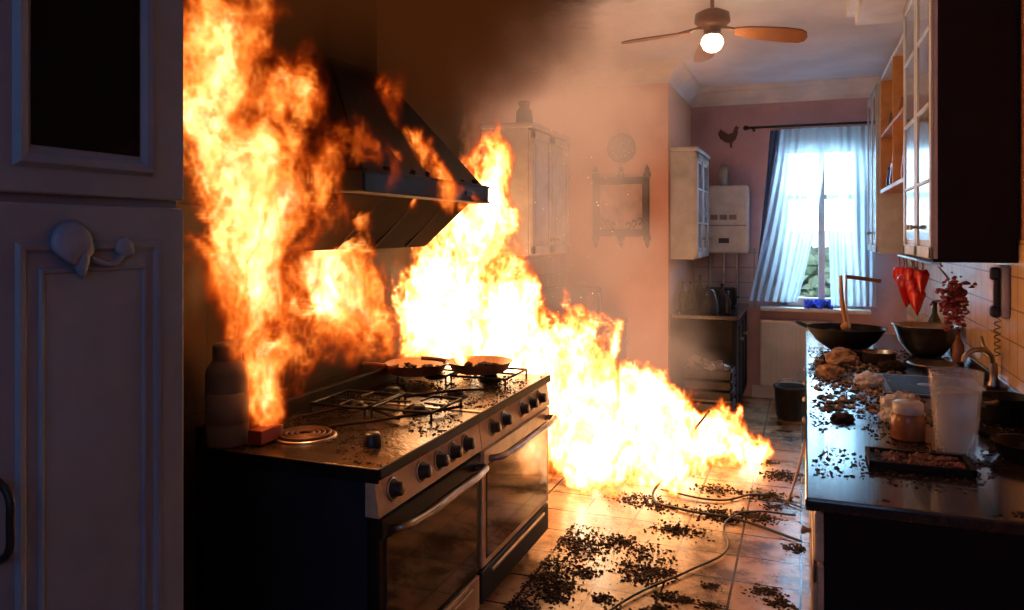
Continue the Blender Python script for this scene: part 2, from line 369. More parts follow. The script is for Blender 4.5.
for _ in range(3200):
    x=random.uniform(SX0+.04,SX1-.01); y=random.uniform(SY0+.03,SY1-.03)
    if noise.noise(Vector((x*4,y*4,3)))>-.02: its.append((x,y,.901,random.choice((.0015,.002,.003,.004,.006)),.6))
chunks('burnt_residue',its,char,ck)
for p in (((-1.9,2.6,.91),(-1.75,2.75,.925),(-1.5,2.68,.915)),((-1.6,2.9,.95),(-1.45,3.1,.95),(-1.4,3.3,.92)),((-1.7,2.5,.91),(-1.55,2.62,.92),(-1.35,2.95,.92))):
    tube('burnt_wire',p,.006,char,ck)
cn=Grp('fuel_canister',(-1.93,2.2,.9))
lathe('body',[(0,0),(.068,0),(.074,.008),(.074,.25),(.07,.27),(.05,.30),(.045,.31)],(-1.92,2.19,.9),canm,cn)
lathe('cap',[(.05,.30),(.05,.345),(.045,.36),(0,.362)],(-1.92,2.19,.9),canm,cn)
lathe('label_band',[(.0752,.08),(.0756,.08),(.0756,.19),(.0752,.19)],(-1.92,2.19,.9),M('grimy_label',(.2,.2,.24),.5),cn)
pk=Grp('match_packet',(-1.86,2.33,.92))
box('sleeve',(-1.84,2.20,.905),(-1.78,2.31,.955),redbox,pk,.004); box('tray',(-1.835,2.30,.91),(-1.785,2.33,.95),bread,pk,.002)
# ---------------------------------------------------------------- hood
hd=Grp('extractor_hood',(-1.8,3,2))
hx0=LX+.013
box('lip',(hx0,2.42,1.80),(-1.50,3.60,1.885),blackm,hd,.008)
box('lip_trim',(-1.502,2.42,1.874),(-1.494,3.60,1.887),sooty,hd,.003)
box('lip_trim_low',(-1.502,2.42,1.80),(-1.494,3.60,1.810),sooty,hd,.003)
box('switches',(-1.50,3.3,1.83),(-1.49,3.5,1.85),sooty,hd,.003)
prism('canopy',[(hx0,2.44,1.885),(-1.52,2.44,1.885),(-1.52,3.58,1.885),(hx0,3.58,1.885),(hx0,2.68,2.38),(-1.83,2.68,2.38),(-1.83,3.12,2.38),(hx0,3.12,2.38)],sooty,hd,.006)
box('chimney',(hx0,2.70,2.37),(-1.85,3.10,CH),sooty,hd,.006)
prism('filter_box',[(hx0,2.43,1.57),(-1.85,2.43,1.58),(-1.85,3.58,1.58),(hx0,3.58,1.57),(hx0,2.43,1.80),(-1.60,2.43,1.80),(-1.60,3.58,1.80),(hx0,3.58,1.80)],sootbox,hd,.004)
for i in range(3):
    y=2.75+i*.3; tube('filter_joint',[(-1.84,y,1.583),(-1.62,y,1.79)],.004,sooty,hd,smooth=False)
its=[(random.uniform(-1.72,-1.52),random.uniform(2.45,3.5),1.90,random.uniform(.008,.022),.8) for _ in range(120)]
chunks('burnt_crust',its,char,hd)
# ---------------------------------------------------------------- base units beyond cooker
bu=Grp('base_cabinet',(-1.75,5.8,0))
box('carcass',(LX+.013,5.0,.1),(-1.5,6.68,.86),M('burnt_cabinet',(.04,.025,.016),.7,col2=(.012,.009,.007)),bu,.004)
for y in (5.0,5.56,6.12): panel_door(bu,-1.5,1,y+.005,y+.55,.12,.84,D.materials['burnt_cabinet'],knob=(y+.48,.7))
box('worktop',(LX+.013,4.98,.86),(-1.46,6.69,.90),granite,bu,.006)
box('plinth',(LX+.05,5.0,0),(-1.56,6.68,.1),plb,bu,0)
def kettle(name,x,y,z,mat,s=1):
    g=Grp(name,(x,y,z))
    lathe('body',[(0,0),(.085*s,0),(.09*s,.01),(.08*s,.1*s),(.06*s,.17*s),(.05*s,.185*s),(0,.19*s)],(x,y,z),mat,g)
    lathe('lid_knob',[(0,.185*s),(.012,.19*s),(.015,.21*s),(0,.22*s)],(x,y,z),plb,g,12)
    tube('handle',[(x,y-.07*s,z+.15*s),(x,y-.13*s,z+.14*s),(x,y-.13*s,z+.06*s),(x,y-.08*s,z+.03*s)],.01,plb,g)
    tube('spout',[(x,y+.06*s,z+.11*s),(x,y+.1*s,z+.15*s),(x,y+.12*s,z+.17*s)],.014,mat,g,radii=[1.3,1,.6])
kettle('kettle',-1.75,5.35,.9,sooty,1.2)
mw=Grp('microwave_oven',(-1.75,6.1,.9))
box('case',(-2.02,5.8,.905),(-1.62,6.35,1.2),plb,mw,.01); box('door',(-1.62,5.82,.915),(-1.605,6.18,1.19),dglass,mw,.004); box('controls',(-1.62,6.2,.915),(-1.607,6.34,1.19),sooty,mw,.003)
tube('door_pull',[(-1.60,6.165,.95),(-1.585,6.165,.96),(-1.585,6.165,1.14),(-1.60,6.165,1.16)],.007,steel,mw)
wc=Grp('wall_cabinet',(-1.85,5.1,1.9))
box('carcass',(LX+.013,4.75,1.5),(-1.70,5.6,2.34),whitec,wc,.004)
panel_door(wc,-1.70,1,4.755,5.17,1.51,2.33,whitec,knob=(5.13,1.6)); panel_door(wc,-1.70,1,5.18,5.595,1.51,2.33,whitec,knob=(5.22,1.6))
box('top_moulding',(LX+.013,4.73,2.34),(-1.66,5.62,2.38),whitec,wc,.012)
jr=Grp('storage_jar',(-1.8,5.0,2.38))
lathe('body',[(0,0),(.05,0),(.06,.02),(.055,.1),(.035,.13),(.035,.15),(0,.155)],(-1.8,4.95,2.38),sooty,jr); lathe('stopper',[(.04,.15),(.042,.17),(0,.18)],(-1.8,4.95,2.38),woodb,jr)
ckk=Grp('wall_clock',(-1.52,6.68,2.40)); ckm=M('dark_clock_case',(.09,.07,.07),.5,.2)
lathe('case',[(0,0),(.125,0),(.13,.012),(.112,.03),(.10,.022),(0,.02)],(-1.52,6.698,2.40),ckm,ckk,36,'Y',rot=Matrix.Rotation(math.pi,4,'Z'))
for i in range(12):
    a=i*math.pi/6; box('hour_mark',(-1.52+.082*math.cos(a)-.007,6.670,2.40+.082*math.sin(a)-.007),(-1.52+.082*math.cos(a)+.007,6.678,2.40+.082*math.sin(a)+.007),plw,ckk,0)
tube('hand',[(-1.52,6.668,2.40),(-1.50,6.668,2.45)],.004,plw,ckk,smooth=False); tube('hand_long',[(-1.52,6.668,2.40),(-1.46,6.668,2.37)],.003,plw,ckk,smooth=False)
pf=Grp('ornate_picture_frame',(-1.52,6.68,1.9))
fx0,fx1,fz0,fz1=-1.77,-1.27,1.62,2.14
for a,b in (((fx0,fz0),(fx1,fz0+.06)),((fx0,fz1-.06),(fx1,fz1)),((fx0,fz0),(fx0+.06,fz1)),((fx1-.06,fz0),(fx1,fz1))):
    box('frame_bar',(a[0],6.66,a[1]),(b[0],6.70,b[1]),ckm,pf,.012)
box('canvas',(fx0+.05,6.68,fz0+.05),(fx1-.05,6.695,fz1-.05),M('smoky_canvas',(.5,.32,.27),.7,col2=(.3,.2,.18),scale=5),pf,0)
for x in (fx0+.02,(fx0+fx1)/2,fx1-.02):
    for z,s in ((fz1,1),(fz0,-1)):
        lathe('finial',[(0,-.02),(.03,0),(.035,.02),(.016,.05),(.02,.065),(0,.11)],(x,6.68,z),ckm,pf,12,rot=Matrix.Rotation(0 if s>0 else math.pi,4,'X'))
for i in range(4):
    for sgn in(-1,1):
        cxx=(fx0+fx1)/2+sgn*(.06+.05*i); zz=fz0+.06+.02*i
        tube('scroll',[(cxx,6.665,zz),(cxx+sgn*.03,6.66,zz+.03),(cxx+sgn*.01,6.66,zz+.06),(cxx-sgn*.01,6.66,zz+.04)],.007,ckm,pf)
wd=Grp('wall_cabinet',(-1.0,7.2,1.9))
box('carcass',(-1.108,6.78,1.42),(-.90,7.62,2.36),whitec,wd,.004)
for y in (6.785,7.205):
    panel_door(wd,-.90,1,y,y+.41,1.43,2.35,whitec,inner=M('cab_glass',(.3,.36,.45),.1),knob=(y+.37,1.6))
    for k in(1,2): box('glazing_bar',(-.885,y+.05,1.43+.3*k),(-.868,y+.36,1.445+.3*k),whitec,wd,.003)
box('top_moulding',(-1.108,6.76,2.36),(-.86,7.64,2.40),whitec,wd,.012)
bo=Grp('boiler',(-.76,8,1.8))
box('case',(-1.02,BY-.28,1.45),(-.52,BY-.002,2.12),whitec,bo,.02)
box('front_seam',(-1.0,BY-.286,1.72),(-.54,BY-.278,1.73),greym,bo,.001)
for i in range(3): box('vent',(-.88+i*.09,BY-.286,1.78),(-.81+i*.09,BY-.278,1.83),greym,bo,.002)
box('display',(-.80,BY-.287,1.55),(-.70,BY-.278,1.60),plb,bo,.002)
for x in(-.9,-.77,-.64): tube('pipe',[(x,BY-.12,1.46),(x,BY-.12,.95)],.011,steel,bo,smooth=False)
tube('flue',[(-.77,BY-.1,2.1),(-.77,BY-.1,2.25),(-.77,BY-.0,2.3)],.045,whitec,bo)
b2=Grp('base_cabinet',(-.8,7.4,0))
box('carcass',(-1.108,6.82,.1),(-.58,BY-.015,.90),woodd,b2,.004)
for y in (6.83,7.25,7.67): panel_door(b2,-.58,1,y,y+.41,.12,.88,woodd,knob=(y+.35,.7))
box('near_end_panel',(-1.10,6.80,.1),(-.58,6.825,.9),woodd,b2,.004)
box('worktop',(-1.108,6.79,.90),(-.53,BY-.015,.94),granite,b2,.006); box('plinth',(-1.05,6.9,0),(-.63,BY-.02,.1),plb,b2,0)
kettle('kettle',-.82,7.05,.94,plb,1.1)
def bottle(name,x,y,z,mat,r=.035,h=.26):
    g=Grp(name,(x,y,z)); lathe('glass_body',[(0,0),(r,0),(r*1.03,.01),(r,h*.55),(r*.45,h*.72),(r*.38,h*.95),(0,h*.95)],(x,y,z),mat,g,20); lathe('cap',[(r*.45,h*.92),(r*.45,h),(0,h*1.01)],(x,y,z),plb,g,14)
olive=M('olive_glass',(.05,.06,.02),.15)
bottle('sauce_bottle',-1.0,7.3,.94,woodb); bottle('oil_bottle',-.93,7.42,.94,olive,.04,.32); bottle('sauce_bottle',-.72,7.35,.94,plb,.035,.24); bottle('oil_bottle',-1.02,6.95,.94,olive,.035,.28); bottle('sauce_bottle',-.64,7.0,.94,plb,.03,.2)
ts=Grp('toaster',(-.75,7.7,.94)); box('shell',(-.9,7.62,.945),(-.62,7.8,1.12),sooty,ts,.03); box('slot_a',(-.86,7.66,1.118),(-.66,7.69,1.124),plb,ts,0); box('slot_b',(-.86,7.73,1.118),(-.66,7.76,1.124),plb,ts,0); box('lever',(-.62,7.7,1.02),(-.6,7.73,1.04),plb,ts,.004)
cr=Grp('storage_crate',(-.75,6.5,.2))
for k in range(2):
    z=k*.27
    for i in range(3):
        box('slat_front',(-.95,6.42,z+.02+i*.085),(-.55,6.44,z+.085+i*.085),sooty if k else plb,cr,.004); box('slat_back',(-.95,6.72,z+.02+i*.085),(-.55,6.74,z+.085+i*.085),sooty,cr,.004)
        box('slat_side',(-.57,6.42,z+.02+i*.085),(-.55,6.74,z+.085+i*.085),sooty if k else plb,cr,.004); box('slat_side_b',(-.95,6.42,z+.02+i*.085),(-.93,6.74,z+.085+i*.085),plb,cr,.004)
    box('base',(-.94,6.43,z+.0),(-.56,6.73,z+.02),plb,cr,.002)
chunks('contents',[(random.uniform(-.9,-.6),random.uniform(6.46,6.7),.5+random.uniform(0,.08),random.uniform(.03,.06),.8) for _ in range(22)],greym,cr)
bm=bmesh.new(); R_=[(-.5,-.1),(-.62,.15),(-.5,.4),(-.3,.25),(-.1,.12),(.12,.2),(.2,.45),(.28,.55),(.34,.48),(.44,.42),(.36,.38),(.36,.15),(.25,-.15),(.08,-.3),(.06,-.5),(.12,-.55),(-.02,-.55),(-.02,-.32),(-.25,-.28)]
f=bm.faces.new([bm.verts.new((-.71+x*.2,BY-.02,2.63+z*.2)) for x,z in R_]); r=bmesh.ops.extrude_face_region(bm,geom=[f])
for v in r['geom']:
    if isinstance(v,bmesh.types.BMVert): v.co.y+=.018
bm2o(bm,'rooster_plaque',M('rooster_bronze',(.08,.035,.03),.5,.2))
# ---------------------------------------------------------------- right wall cabinets
ca=Grp('wall_cabinet',(.72,4.5,2.1))
FX=.57
box('carcass',(FX,4.0,1.53),(RX-.013,5.05,2.97),woodd,ca,.004)
for y in (4.0,4.53):
    panel_door(ca,FX,-1,y,y+.52,1.53,2.97,whitec,inner=M('cab_glass_b',(.16,.15,.17),.12),knob=(y+.46 if y<4.2 else y+.06,1.68))
    for k in(1,2,3): box('glazing_bar',(FX-.034,y+.05,1.53+.36*k),(FX-.016,y+.47,1.545+.36*k),whitec,ca,.003)
box('light_pelmet',(FX-.02,4.0,1.515),(RX-.013,5.05,1.532),woodd,ca,.003)
sh=Grp('open_wall_shelf',(.72,6,2.4))
box('back',(RX-.03,5.06,1.97),(RX-.013,6.88,2.9),woodo,sh,.002)
box('top',(FX,5.06,2.88),(RX-.013,6.88,2.91),whitec,sh,.006); box('bottom',(FX,5.06,1.97),(RX-.013,6.88,2.0),woodo,sh,.004); box('middle',(FX,5.06,2.42),(RX-.013,6.88,2.445),woodo,sh,.004)
for y in (5.06,5.95,6.86): box('upright',(FX,y,1.97),(RX-.013,y+.022,2.9),woodo,sh,.004)
its=Grp('shelf_crockery',(.7,6,2.0))
for i in range(14):
    y=5.15+i*.125; z=2.0 if i%2 else 2.445
    lathe('pot',[(0,0),(.05,0),(.06,.05),(.045,.12+.03*(i%3)),(.05,.14+.03*(i%3)),(0,.15+.03*(i%3))],(.66,y,z),[woodb,plb,amber][i%3],its,16)
cc_=Grp('wall_cabinet',(.72,7.4,2.1))
box('carcass',(FX,6.92,1.48),(RX-.013,BY-.22,2.88),whitec,cc_,.004)
panel_door(cc_,FX,-1,6.93,7.40,1.49,2.87,whitec,inner=D.materials['cab_glass'],knob=(7.36,1.65)); panel_door(cc_,FX,-1,7.41,BY-.225,1.49,2.87,whitec,inner=D.materials['cab_glass'],knob=(7.45,1.65))
# ---------------------------------------------------------------- right counter
rc=Grp('kitchen_counter',(.45,4,0))
CY0,CY1=2.33,6.3
box('carcass',(.05,CY0+.04,.1),(RX-.013,CY1-.02,.86),woodd,rc,.004)
n=7
for i in range(n):
    y0=CY0+.03+i*(CY1-CY0-.05)/n; y1=y0+(CY1-CY0-.05)/n-.006
    panel_door(rc,.05,-1,y0,y1,.12,.70,cream,knob=(y1-.06,.62)); box('drawer_front',(.025,y0,.71),(.05,y1,.85),cream,rc,.005)
    lathe('drawer_knob',[(0,0),(.008,0),(.014,-.02),(0,-.026)],(.025,(y0+y1)/2,.78),steel,rc,12,'X')
box('worktop',(.0,CY0,.862),(RX-.013,CY1,.90),granite,rc,.008)
box('upstand',(RX-.035,CY0,.90),(RX-.012,CY1,.95),granite,rc,.004)
box('plinth',(.1,CY0+.08,0),(RX-.013,CY1-.05,.1),plb,rc,0)
its=[]
for _ in range(7500):
    x=random.uniform(.02,.8); y=random.uniform(CY0+.03,CY1-.8)
    if noise.noise(Vector((x*5,y*3.2,9)))>.04-(.14 if y>3.2 else 0): its.append((x,y,.901,random.choice((.0015,.002,.003,.004,.006)),.6))
chunks('burnt_residue',its,char,rc)
its=[]
for _ in range(500): its.append((random.uniform(.05,.5),random.uniform(3.5,4.9),.903,random.choice((.004,.006,.010,.014)),.7))
chunks('food_scraps',its,M('scorched_scraps',(.34,.22,.13),.7,col2=(.03,.02,.015),scale=15),rc)
sk=Grp('kitchen_sink',(.55,4.2,.9)); skm=M('grimy_sink_steel',(.14,.12,.11),.4,.8,dirt=.5)
box('rim',(.34,3.95,.898),(.80,4.5,.908),skm,sk,.004); box('bowl_floor',(.38,3.99,.905),(.72,4.46,.9095),sooty,sk,.002)
lathe('drain',[(0,.002),(.035,.003),(.04,0)],(.55,4.22,.909),steel,sk,20)
fa=Grp('faucet',(.8,4.3,.9))
lathe('base',[(0,.0),(.03,0),(.028,.02),(.018,.04),(.018,.12),(0,.125)],(.85,4.3,.9),steel,fa,20)
tube('spout',[(.85,4.3,1.0),(.83,4.28,1.07),(.78,4.25,1.09),(.72,4.23,1.06),(.71,4.22,1.03)],.012,steel,fa)
tube('lever',[(.85,4.3,1.02),(.82,4.34,1.09),(.81,4.37,1.14)],.008,steel,fa)
gl=Grp('drinking_glass',(.478,2.98,.9))
lathe('tumbler',[(0,0),(.058,0),(.062,.004),(.084,.278),(.085,.281),(.0815,.279),(.059,.014),(0,.012)],(.478,2.98,.9),glassm,gl,48)
lathe('water',[(0,.016),(.057,.016),(.074,.215),(0,.216)],(.478,2.98,.9),frost,gl,48)
j=Grp('spice_jar',(.358,3.11,.9))
lathe('jar',[(0,0),(.052,0),(.058,.006),(.058,.075),(.05,.095),(.046,.1)],(.35,3.13,.9),amber,j); lathe('lid',[(.05,.095),(.052,.10),(.052,.13),(.045,.136),(0,.137)],(.35,3.13,.9),wrap,j)
def crumple(name,x,y,z,s,mat,sq=.7):
    bm=bmesh.new(); bmesh.ops.create_icosphere(bm,subdivisions=4,radius=1)
    for v in bm.verts:
        q=v.co.copy(); k=1+.35*noise.noise(q*2.1+Vector((x*9,y*7,0)))+.25*abs(noise.noise(q*5+Vector((y,x,3)))); v.co=Vector((x+q.x*s*k,y+q.y*s*k,z+max(-.55,q.z)*s*sq*k+.62*s*sq))
    return bm2o(bm,name,mat)
crumple('crumpled_bag',.36,3.40,.9,.07,wrap,1.0)
crumple('crumpled_bag',.29,4.18,.9,.06,wrap,.6)
crumple('bread_roll',.20,4.78,.9,.085,bread,.6)
crumple('bread_roll',.12,4.40,.9,.055,bread,.6)
crumple('burnt_loaf',.44,4.66,.9,.06,char,.5)
crumple('burnt_loaf',.14,3.35,.9,.04,char,.4)
ty=Grp('baking_tray',(.33,2.85,.9))
box('base',(.20,2.70,.903),(.48,2.86,.91),sooty,ty,.003)
for a,b in (((.19,2.69),(.49,2.702)),((.19,2.858),(.49,2.87)),((.19,2.69),(.202,2.87)),((.478,2.69),(.49,2.87))): box('rim',(a[0],a[1],.903),(b[0],b[1],.926),sooty,ty,.003)
chunks('burnt_bits',[(random.uniform(.22,.46),random.uniform(2.72,2.84),.918,random.uniform(.006,.016),.8) for _ in range(110)],M('reddish_char',(.16,.04,.02),.6,col2=(.03,.012,.01),scale=30),ty)
frying_pan('frying_pan',.70,3.0,.902,.11,2.6,sooty)
pl=Grp('dinner_plate',(.5,4.75,.9)); lathe('plate',[(0,.004),(.07,.004),(.12,.018),(.13,.024),(.128,.028),(.07,.012),(0,.012)],(.66,4.82,.9),steel,pl)
pl2=Grp('saucepan',(.78,3.55,.9)); lathe('pan',[(0,0),(.08,0),(.09,.01),(.095,.1),(.1,.104),(.09,.1),(.085,.014),(0,.01)],(.74,3.55,.9),sooty,pl2); tube('handle',[(.70,3.47,.99),(.66,3.38,1.0),(.62,3.3,1.01)],.011,plb,pl2)
wk=Grp('wok',(.24,5.36,.9)); wx,wy=.24,5.3
lathe('bowl',[(0,0),(.07,.0),(.10,.01),(.18,.07),(.235,.15),(.24,.152),(.23,.148),(.17,.075),(.09,.018),(0,.012)],(wx,wy,.902),sooty,wk,48)
tube('loop_handle',[(wx-.23,wy-.05,1.05),(wx-.28,wy-.04,1.07),(wx-.28,wy+.04,1.07),(wx-.23,wy+.05,1.05)],.008,iron,wk)
lathe('food',[(0,.12),(.1,.125),(.17,.10),(.17,.09)],(wx,wy,.902),char,wk,30,jit=.02)
sp=Grp('wooden_spoon',(wx,wy,1.1))
tube('shaft',[(wx+.0,wy-.02,1.06),(wx-.02,wy,1.2),(wx-.03,wy+.01,1.38)],.013,woodo,sp,radii=[1,1.1,.8])
lathe('spoon_bowl',[(0,-.02),(.025,-.01),(.034,.01),(.025,.03),(0,.045)],(wx+.0,wy-.02,1.05),woodo,sp,14)
kn=Grp('serving_ladle',(wx+.1,wy,1.3))
tube('shaft',[(wx-.0,wy-.04,1.375),(wx+.05,wy-.02,1.37),(wx+.2,wy,1.35)],.013,woodb,kn)
tube('stem',[(wx-.0,wy-.04,1.375),(wx-.0,wy-.03,1.2),(wx+.02,wy-.08,1.06)],.006,steel,kn)
bw=Grp('mixing_bowl',(.70,5.3,.9))
lathe('bowl',[(0,0),(.08,0),(.1,.012),(.15,.08),(.18,.18),(.19,.185),(.175,.18),(.14,.085),(.09,.02),(0,.014)],(.69,5.3,.902),steel,bw,48)
bw2=Grp('saucepan',(.36,5.0,.9)); lathe('pan',[(0,0),(.08,0),(.088,.01),(.09,.06),(.095,.063),(.086,.06),(.082,.014),(0,.01)],(.40,4.92,.902),steel,bw2); tube('handle',[(.31,4.90,.955),(.24,4.89,.965),(.18,4.92,.97)],.01,plb,bw2)
bottle('sauce_bottle',.82,5.03,.9,amber,.03,.2); bottle('oil_bottle',.8,5.75,.9,olive,.04,.3)
pr=Grp('hanging_peppers',(.55,4.7,1.5))
tube('rail',[(.60,4.1,1.495),(.60,5.9,1.495)],.007,steel,pr,smooth=False)
for y in (4.15,5.04): tube('rail_hanger',[(.60,y,1.495),(.60,y,1.53)],.005,steel,pr,smooth=False)
for (y,dz,s) in ((5.85,-.06,.9),(5.6,-.05,.8),(5.45,-.10,1.2),(5.2,-.04,1.0),(5.1,-.11,1.0),(4.95,-.15,.9),(4.75,-.03,.8)):
    zz=1.45+dz
    lathe('pepper',[(0,-.15*s),(.018*s,-.11*s),(.04*s,-.04*s),(.048*s,.0),(.035*s,.03*s),(.01,.028*s),(0,.026*s)],(.60,y,zz),red,pr,18,jit=.012)
    tube('stalk',[(.60,y,zz+.02),(.605,y,zz+.05),(.60,y,1.49)],.004,woodb,pr)
chunks('dried_flower_heads',[(.67+random.gauss(0,.028),4.24+random.gauss(0,.03),1.32+random.gauss(0,.05),random.uniform(.006,.014),1) for _ in range(260)],dred,pr)
for i in range(9): tube('flower_stem',[(.67+random.uniform(-.03,.03),4.24+random.uniform(-.03,.03),1.33),(.65,4.24,1.42),(.60,4.24,1.495)],.0025,woodb,pr)
ph=Grp('wall_telephone',(.87,4.2,1.38))
box('backplate',(.85,4.14,1.25),(RX-.013,4.27,1.50),plw,ph,.012); box('handset_body',(.825,4.145,1.28),(.85,4.19,1.47),plb,ph,.012)
box('earpiece',(.81,4.14,1.43),(.85,4.195,1.49),plb,ph,.012); box('mouthpiece',(.81,4.14,1.255),(.85,4.195,1.31),plb,ph,.012)
tube('cord',[(.83,4.17,1.255)]+[(.84+.012*math.cos(i*1.6),4.17+.012*math.sin(i*1.6),1.24-.008*i) for i in range(22)],.0025,plb,ph)
# ---------------------------------------------------------------- ceiling fan
fn=Grp('ceiling_fan',(-.52,4.72,2.9)); fx,fy=-.52,4.72
lathe('canopy',[(0,.0),(.06,0),(.065,-.02),(.03,-.06),(0,-.06)],(fx,fy,CH),woodb,fn,24); tube('rod',[(fx,fy,CH-.05),(fx,fy,2.97)],.012,woodb,fn,smooth=False)
lathe('motor',[(0,2.99),(.05,2.985),(.10,2.96),(.105,2.91),(.08,2.885),(.05,2.87),(.05,2.85),(0,2.85)],(fx,fy,0),woodb,fn,32)
lathe('lamp_fitter',[(.03,2.86),(.05,2.845),(.06,2.83),(.0,2.83)],(fx,fy,0),steel,fn,24)
lathe('lamp_globe',[(.045,2.835),(.062,2.81),(.066,2.785),(.05,2.75),(.025,2.735),(0,2.732)],(fx,fy,0),bulb,fn,28)
fbm=M('fan_blade_wood',(.18,.06,.022),.5,scale=11)
for i,(ad,tw_) in enumerate(((10,.35),(196,.12),(103,.2))):
    a=math.radians(ad); bm=bmesh.new()
    prof=[(.13,.03),(.2,.05),(.3,.062),(.42,.068),(.5,.062),(.53,.04),(.54,.0)]
    pts=[(r,w_) for r,w_ in prof]+[(r,-w_) for r,w_ in prof[::-1][1:]]
    vs=[]
    for r,w_ in pts:
        z=2.865-w_*tw_; vs.append(bm.verts.new((fx+r*math.cos(a)-w_*math.sin(a),fy+r*math.sin(a)+w_*math.cos(a),z-.13*r)))
    f=bm.faces.new(vs); ex=bmesh.ops.extrude_face_region(bm,geom=[f])
    for v in ex['geom']:
        if isinstance(v,bmesh.types.BMVert): v.co.z+=.008
    bm2o(bm,'blade',fbm,fn)
    tube('blade_iron',[(fx+.06*math.cos(a),fy+.06*math.sin(a),2.88),(fx+.2*math.cos(a),fy+.2*math.sin(a),2.845)],.01,woodb,fn,smooth=False)
# ---------------------------------------------------------------- floor debris and cables
its=[]
areas=[(-.95,2.95,.16),(-.75,3.2,.2),(-.85,3.7,.25),(-.25,3.3,.2),(-.2,4.7,.22),(-1.0,3.3,.2),(-.15,5.4,.25),(-.6,4.3,.3),(-.95,4.1,.22),(-1.05,2.5,.2),(-.5,3.4,.25)]
for _ in range(70):
    ax,ay,as_=random.choice(areas); x=random.gauss(ax,as_); y=random.gauss(ay,as_*1.3); s=random.choice((.018,.025,.03,.045,.06))
    if not -1.2<x<-.03: continue
    for _ in range(int(20+s*4200)):
        xx=random.gauss(x,s*1.3); yy=random.gauss(y,s)
        if -1.24<xx<0:
            dd=math.hypot(xx-x,yy-y)/s
            its.append((xx,yy,.002+max(0,1.2-dd)*s*.35*random.random(),random.choice((.002,.003,.004,.006,.008)),.7))
for _ in range(900): its.append((random.uniform(-1.2,0),random.uniform(2.2,6.5),.001,random.choice((.0015,.002,.003)),.5))
for _ in range(1500): its.append((-1.24+abs(random.gauss(0,.10)),random.uniform(2.1,4.2),.001,random.choice((.002,.003,.004,.006)),.6))
chunks('charred_floor_debris',its,char)
rubber=M('cable_rubber',(.03,.022,.018),.5); wht=M('scorched_cable',(.3,.2,.13),.5)
tube('power_cable',[(-.62,5.45,.42),(-.72,5.1,.3),(-.84,4.9,.1),(-.88,4.75,.012),(-.7,4.62,.012),(-.35,4.56,.012),(-.02,4.36,.012)],.008,rubber)
tube('power_cable',[(-.05,4.75,.012),(-.3,4.72,.012),(-.42,4.5,.012),(-.38,4.1,.012),(-.52,3.8,.012),(-.72,3.45,.012),(-.85,3.1,.012)],.006,rubber)
tube('power_cable',[(-.86,4.9,.02),(-.5,4.85,.012),(-.25,5.05,.012),(-.02,4.9,.012)],.006,rubber)
tube('power_cable',[(-.1,5.0,.01),(-.06,5.3,.06),(.0,5.5,.25)],.009,wht)
# ---------------------------------------------------------------- FIRE (real volume grids)
def volgrid(name,lo,hi,res,blobs,mat,warp=((2.0,.45),(6.0,.16)),tex=(5.5,1.5,.62),gain=1.7,ridge=True,zst=.55,sharp=5.0,low=None):
    ng=D.node_groups.new(name+'_field','GeometryNodeTree'); ng.interface.new_socket('Geometry',in_out='INPUT',socket_type='NodeSocketGeometry'); ng.interface.new_socket('Geometry',in_out='OUTPUT',socket_type='NodeSocketGeometry')
    t=ng; out=t.nodes.new('NodeGroupOutput'); pos=t.nodes.new('GeometryNodeInputPosition').outputs[0]
    p=pos; ps=vm(t,'MULTIPLY',pos,(1,1,zst))
    for sc,am in warp:
        n_=nd(t,'ShaderNodeTexNoise',{'Vector':ps,'Scale':sc,'Detail':2.0})
        off=vm(t,'MULTIPLY',vm(t,'SUBTRACT',n_.outputs['Color'],(.5,.5,.5)),(am*2,am*2,am*2.4))
        p=vm(t,'ADD',p,off)
    best=None
    for c,r,w_ in blobs:
        l=vm(t,'LENGTH',vm(t,'DIVIDE',vm(t,'SUBTRACT',p,c),r))
        f=mth(t,'MULTIPLY',mth(t,'SUBTRACT',1.0,l),w_)
        best=f if best is None else mth(t,'MAXIMUM',best,f)
    q=vm(t,'MULTIPLY',p,(1,1,zst))
    nn=nd(t,'ShaderNodeTexNoise',{'Vector':q,'Scale':tex[0],'Detail':5.0,'Roughness':.6,'Distortion':.4}).outputs[0]
    if ridge: nn=mth(t,'SUBTRACT',1.0,mth(t,'ABSOLUTE',mth(t,'MULTIPLY',mth(t,'SUBTRACT',nn,.5),sharp)))
    f=mth(t,'ADD',mth(t,'MULTIPLY',best,gain),mth(t,'MULTIPLY',mth(t,'SUBTRACT',nn,tex[2]),tex[1]))
    if low:
        nl=nd(t,'ShaderNodeTexNoise',{'Vector':vm(t,'ADD',q,(3.1,1.7,5.2)),'Scale':low[0],'Detail':3.0}).outputs[0]
        f=mth(t,'ADD',f,mth(t,'MULTIPLY',mth(t,'SUBTRACT',nl,low[2]),low[1]))
    f=mth(t,'MULTIPLY',mth(t,'MAXIMUM',f,0.0),mth(t,'MULTIPLY',best,6.0,True))
    vc=nd(t,'GeometryNodeVolumeCube',{'Density':f,'Min':lo,'Max':hi,'Resolution X':int((hi[0]-lo[0])/res),'Resolution Y':int((hi[1]-lo[1])/res),'Resolution Z':int((hi[2]-lo[2])/res)})
    sm=nd(t,'GeometryNodeSetMaterial',{'Geometry':vc.outputs[0],'Material':mat}); t.links.new(sm.outputs[0],out.inputs[0])
    o=D.objects.new(name,D.volumes.new(name)); link(o); o.data.materials.append(mat)
    md=o.modifiers.new('field','NODES'); md.node_group=ng
    return o
